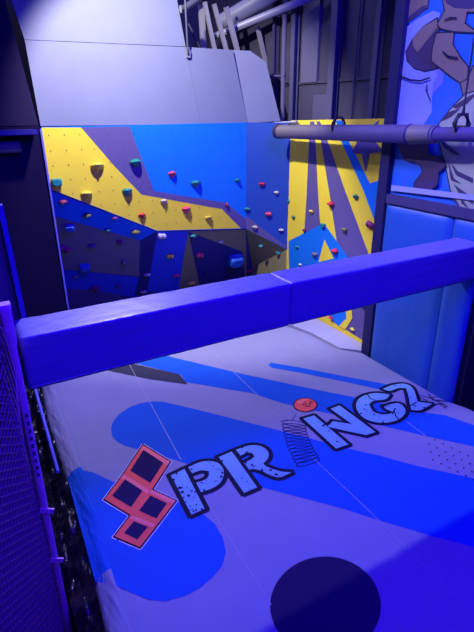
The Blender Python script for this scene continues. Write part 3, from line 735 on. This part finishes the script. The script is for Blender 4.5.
# ---------------------------------------------------------------- left side: post, net, rails, black sheet
sp = thing('net_post', 'violet webbing wrapped post holding the left end of the padded beam', 'post', (.09, 2.78, -.6))
bm = bmesh.new()
N = 60; pr = None
xt = lambda z: .075+.018*(z+.6)/2.6
rows = []
for i in range(N+1):
    z = -.6+2.64*i/N; w = .024+.003*noise.noise(V((0, 0, z*6)))+(.008 if i > N-6 else 0)
    rows.append([bm.verts.new((xt(z)+dx*w, 2.79+dy*.03+.003*noise.noise(V((dx, dy, z*9))), z)) for dx, dy in ((-1, -1), (-.6, -1.3), (.6, -1.3), (1, -1), (1, 1), (-1, 1))])
for i in range(N):
    for k in range(6): bm.faces.new((rows[i][k], rows[i][(k+1) % 6], rows[i+1][(k+1) % 6], rows[i+1][k])).smooth = True
bm.faces.new(rows[0][::-1]); bm.faces.new(rows[-1]); obj('webbing', bm, STRAP, sp)
for i in range(9):
    bm = bmesh.new(); z = 1.34-.055*i; c = V((xt(z)+.004, 2.750, z)); box(bm, c-V((.008, .003, .012)), c+V((.008, .003, .012)))
    obj('stitch_mark', bm, STEELD, sp)
for z in (.62, .18):
    bm = bmesh.new(); bar(bm, (xt(z)-.03, 2.752, z), (xt(z)+.05, 2.74, z-.03), .035, .012)
    obj('lashing', bm, STRAP, sp)
# net panel from the post towards the near left
net = thing('safety_net', 'dark violet safety net stretched beside the camera at left', 'net', (-.2, 1.6, -.6))
n0 = V((.045, 2.74, 0)); n1 = V((-1.05, .35, 0)); dn = (n1-n0); Ln = dn.length; dn.normalize(); nn = V((dn.y, -dn.x, 0))
def nz_top(s): return 1.93-.10*s
bm = bmesh.new(); cell = .040
def strand(p, q, r=.0045, k=14):
    pts = []
    for i in range(k+1):
        P = p.lerp(q, i/k); pts.append(P+nn*.012*noise.noise(P*2.3))
    tube(bm, pts, r, 4, caps=False)
du, dz = .075, .055
def netpt(s_, z): 
    P = n0+dn*s_+V((0, 0, z)); return P+nn*(.012*noise.noise(P*1.5))
nc = int(Ln/du)
for sgn in (1, -1):
    for k in range(-nc-2, int(2.6/dz)+nc+3):
        pts = []
        for i in range(nc*2+1):
            s_ = i*du/2; z = -.55+k*dz+sgn*s_*dz/du
            if z < -.56 or z > nz_top(s_)+.005: 
                if len(pts) > 1: tube(bm, pts, .0075, 5, caps=False)
                pts = []; continue
            pts.append(netpt(s_, z))
        if len(pts) > 1: tube(bm, pts, .0075, 5, caps=False)
obj('mesh_strands', bm, NETM, net)
bm = bmesh.new(); tube(bm, [n0+V((0, 0, nz_top(0))), n0+dn*Ln+V((0, 0, nz_top(Ln)))], .012, 8); obj('top_rope', bm, STRAP, net)
bm = bmesh.new()
for i in range(11):
    t = i/10; zt = 1.93-.07*i; x = .062-.010*i
    tube(bm, [(x-.004, 2.72-.01*i, zt), (x+.018, 2.735-.006*i, zt-.28), (.048, 2.745, zt-.62)], .0042, 6)
obj('net_fold', bm, STRAP, net)
# backing panel behind the beam's left end
pb = thing('side_board', 'dark grey panel with blue edge behind the left end of the beam', 'panel', (-.3, 3.3, -.6))
eT = ony((-2.5, 205), 3.30); eB = ony((23, 324), 3.30)
bm = bmesh.new(); slab_poly(bm, [eT+V((-.75, 0, 0)), eT, eB, V((.13, eB.y, eB.z)), V((.13, eB.y, -.6)), V((-.6, eB.y, -.6))], (0, -1, 0), .05); obj('panel_face', bm, mat('panel_dark', (.07, .06, .13), .6), pb)
bm = bmesh.new(); bar(bm, eT+V((.012, 0, 0)), eB+V((.012, 0, 0)), .03, .07); obj('edge_strip', bm, mat('edge_blue', (.05, .06, .35), .6), pb)
# light rail beside airbag
a = onz((37.5, 394), .0); b = onz((58, 472), .0)
bm = bmesh.new(); tube(bm, [a+V((0, .3, 0)), b], .016, 12); tag(obj('steel_rail', bm, mat('rail_pale', (.30, .34, .75), .4)), 'slim pale blue rail lying in the dark gap left of the airbag', 'rail')
# black liner sheet
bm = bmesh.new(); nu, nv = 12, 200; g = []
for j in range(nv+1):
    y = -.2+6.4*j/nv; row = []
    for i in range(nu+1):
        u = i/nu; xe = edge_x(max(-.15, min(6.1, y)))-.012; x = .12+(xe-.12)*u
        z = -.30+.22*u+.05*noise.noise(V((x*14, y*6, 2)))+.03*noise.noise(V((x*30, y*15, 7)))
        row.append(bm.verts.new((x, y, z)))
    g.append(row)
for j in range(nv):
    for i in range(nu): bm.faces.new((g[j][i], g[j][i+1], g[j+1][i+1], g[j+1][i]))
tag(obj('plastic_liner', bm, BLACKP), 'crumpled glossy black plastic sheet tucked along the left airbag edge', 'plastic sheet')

# ---------------------------------------------------------------- camera
cam = bpy.data.cameras.new('camera'); co = bpy.data.objects.new('camera', cam); C.objects.link(co)
M = Matrix((RT, UP, -FW)).transposed().to_4x4(); M.translation = EYE; co.matrix_world = M
cam.sensor_fit = 'VERTICAL'; cam.sensor_height = 24; cam.lens = F/632*24; cam.clip_start = .02
sc.camera = co

# ---------------------------------------------------------------- lights
def lamp(name, kind, loc, target, power, col, **kw):
    l = bpy.data.lights.new(name, kind); l.energy = power; l.color = col
    for k, v in kw.items(): setattr(l, k, v)
    o = bpy.data.objects.new(name, l); C.objects.link(o); o.location = loc
    o.rotation_euler = (V(target)-V(loc)).to_track_quat('-Z', 'Y').to_euler(); return o
lamp('mat_flood', 'SPOT', (1.7, 6.45, 4.65), (2.0, 2.3, 0), 900, (.54, .50, 1), spot_size=math.radians(90), spot_blend=.5, shadow_soft_size=.05)
lamp('wall_flood', 'SPOT', (1.9, 5.75, 5.1), (2.8, 7.1, 3.0), 850, (1, .96, .85), spot_size=math.radians(100), spot_blend=.4, shadow_soft_size=.06)
lamp('blue_wash', 'AREA', (2.2, .5, 5.6), (2.5, 2.6, 0), 700, (.028, .0, 1), shape='RECTANGLE', size=3.2, size_y=3.0)
lamp('side_fill', 'SPOT', (1.5, 3.0, 5.6), (4.4, 3.5, 2.6), 560, (.52, .52, 1), spot_size=math.radians(66), spot_blend=.8, shadow_soft_size=.3)  # fill light added to brighten the mural and pads, no known fixture
lamp('ceiling_fill', 'AREA', (2.9, 7.9, 6.5), (3.9, 8.0, 4.5), 60, (.55, .52, 1), shape='RECTANGLE', size=3.0, size_y=.3)  # unseen fill added to lift the pipes and studs under the ceiling
w = bpy.data.worlds.new('world'); sc.world = w; w.use_nodes = True
w.node_tree.nodes['Background'].inputs[0].default_value = (.06, .04, .6, 1); w.node_tree.nodes['Background'].inputs[1].default_value = .25
sc.view_settings.view_transform = 'Standard'; sc.view_settings.look = 'None'; sc.view_settings.gamma = 1; sc.view_settings.exposure = 0
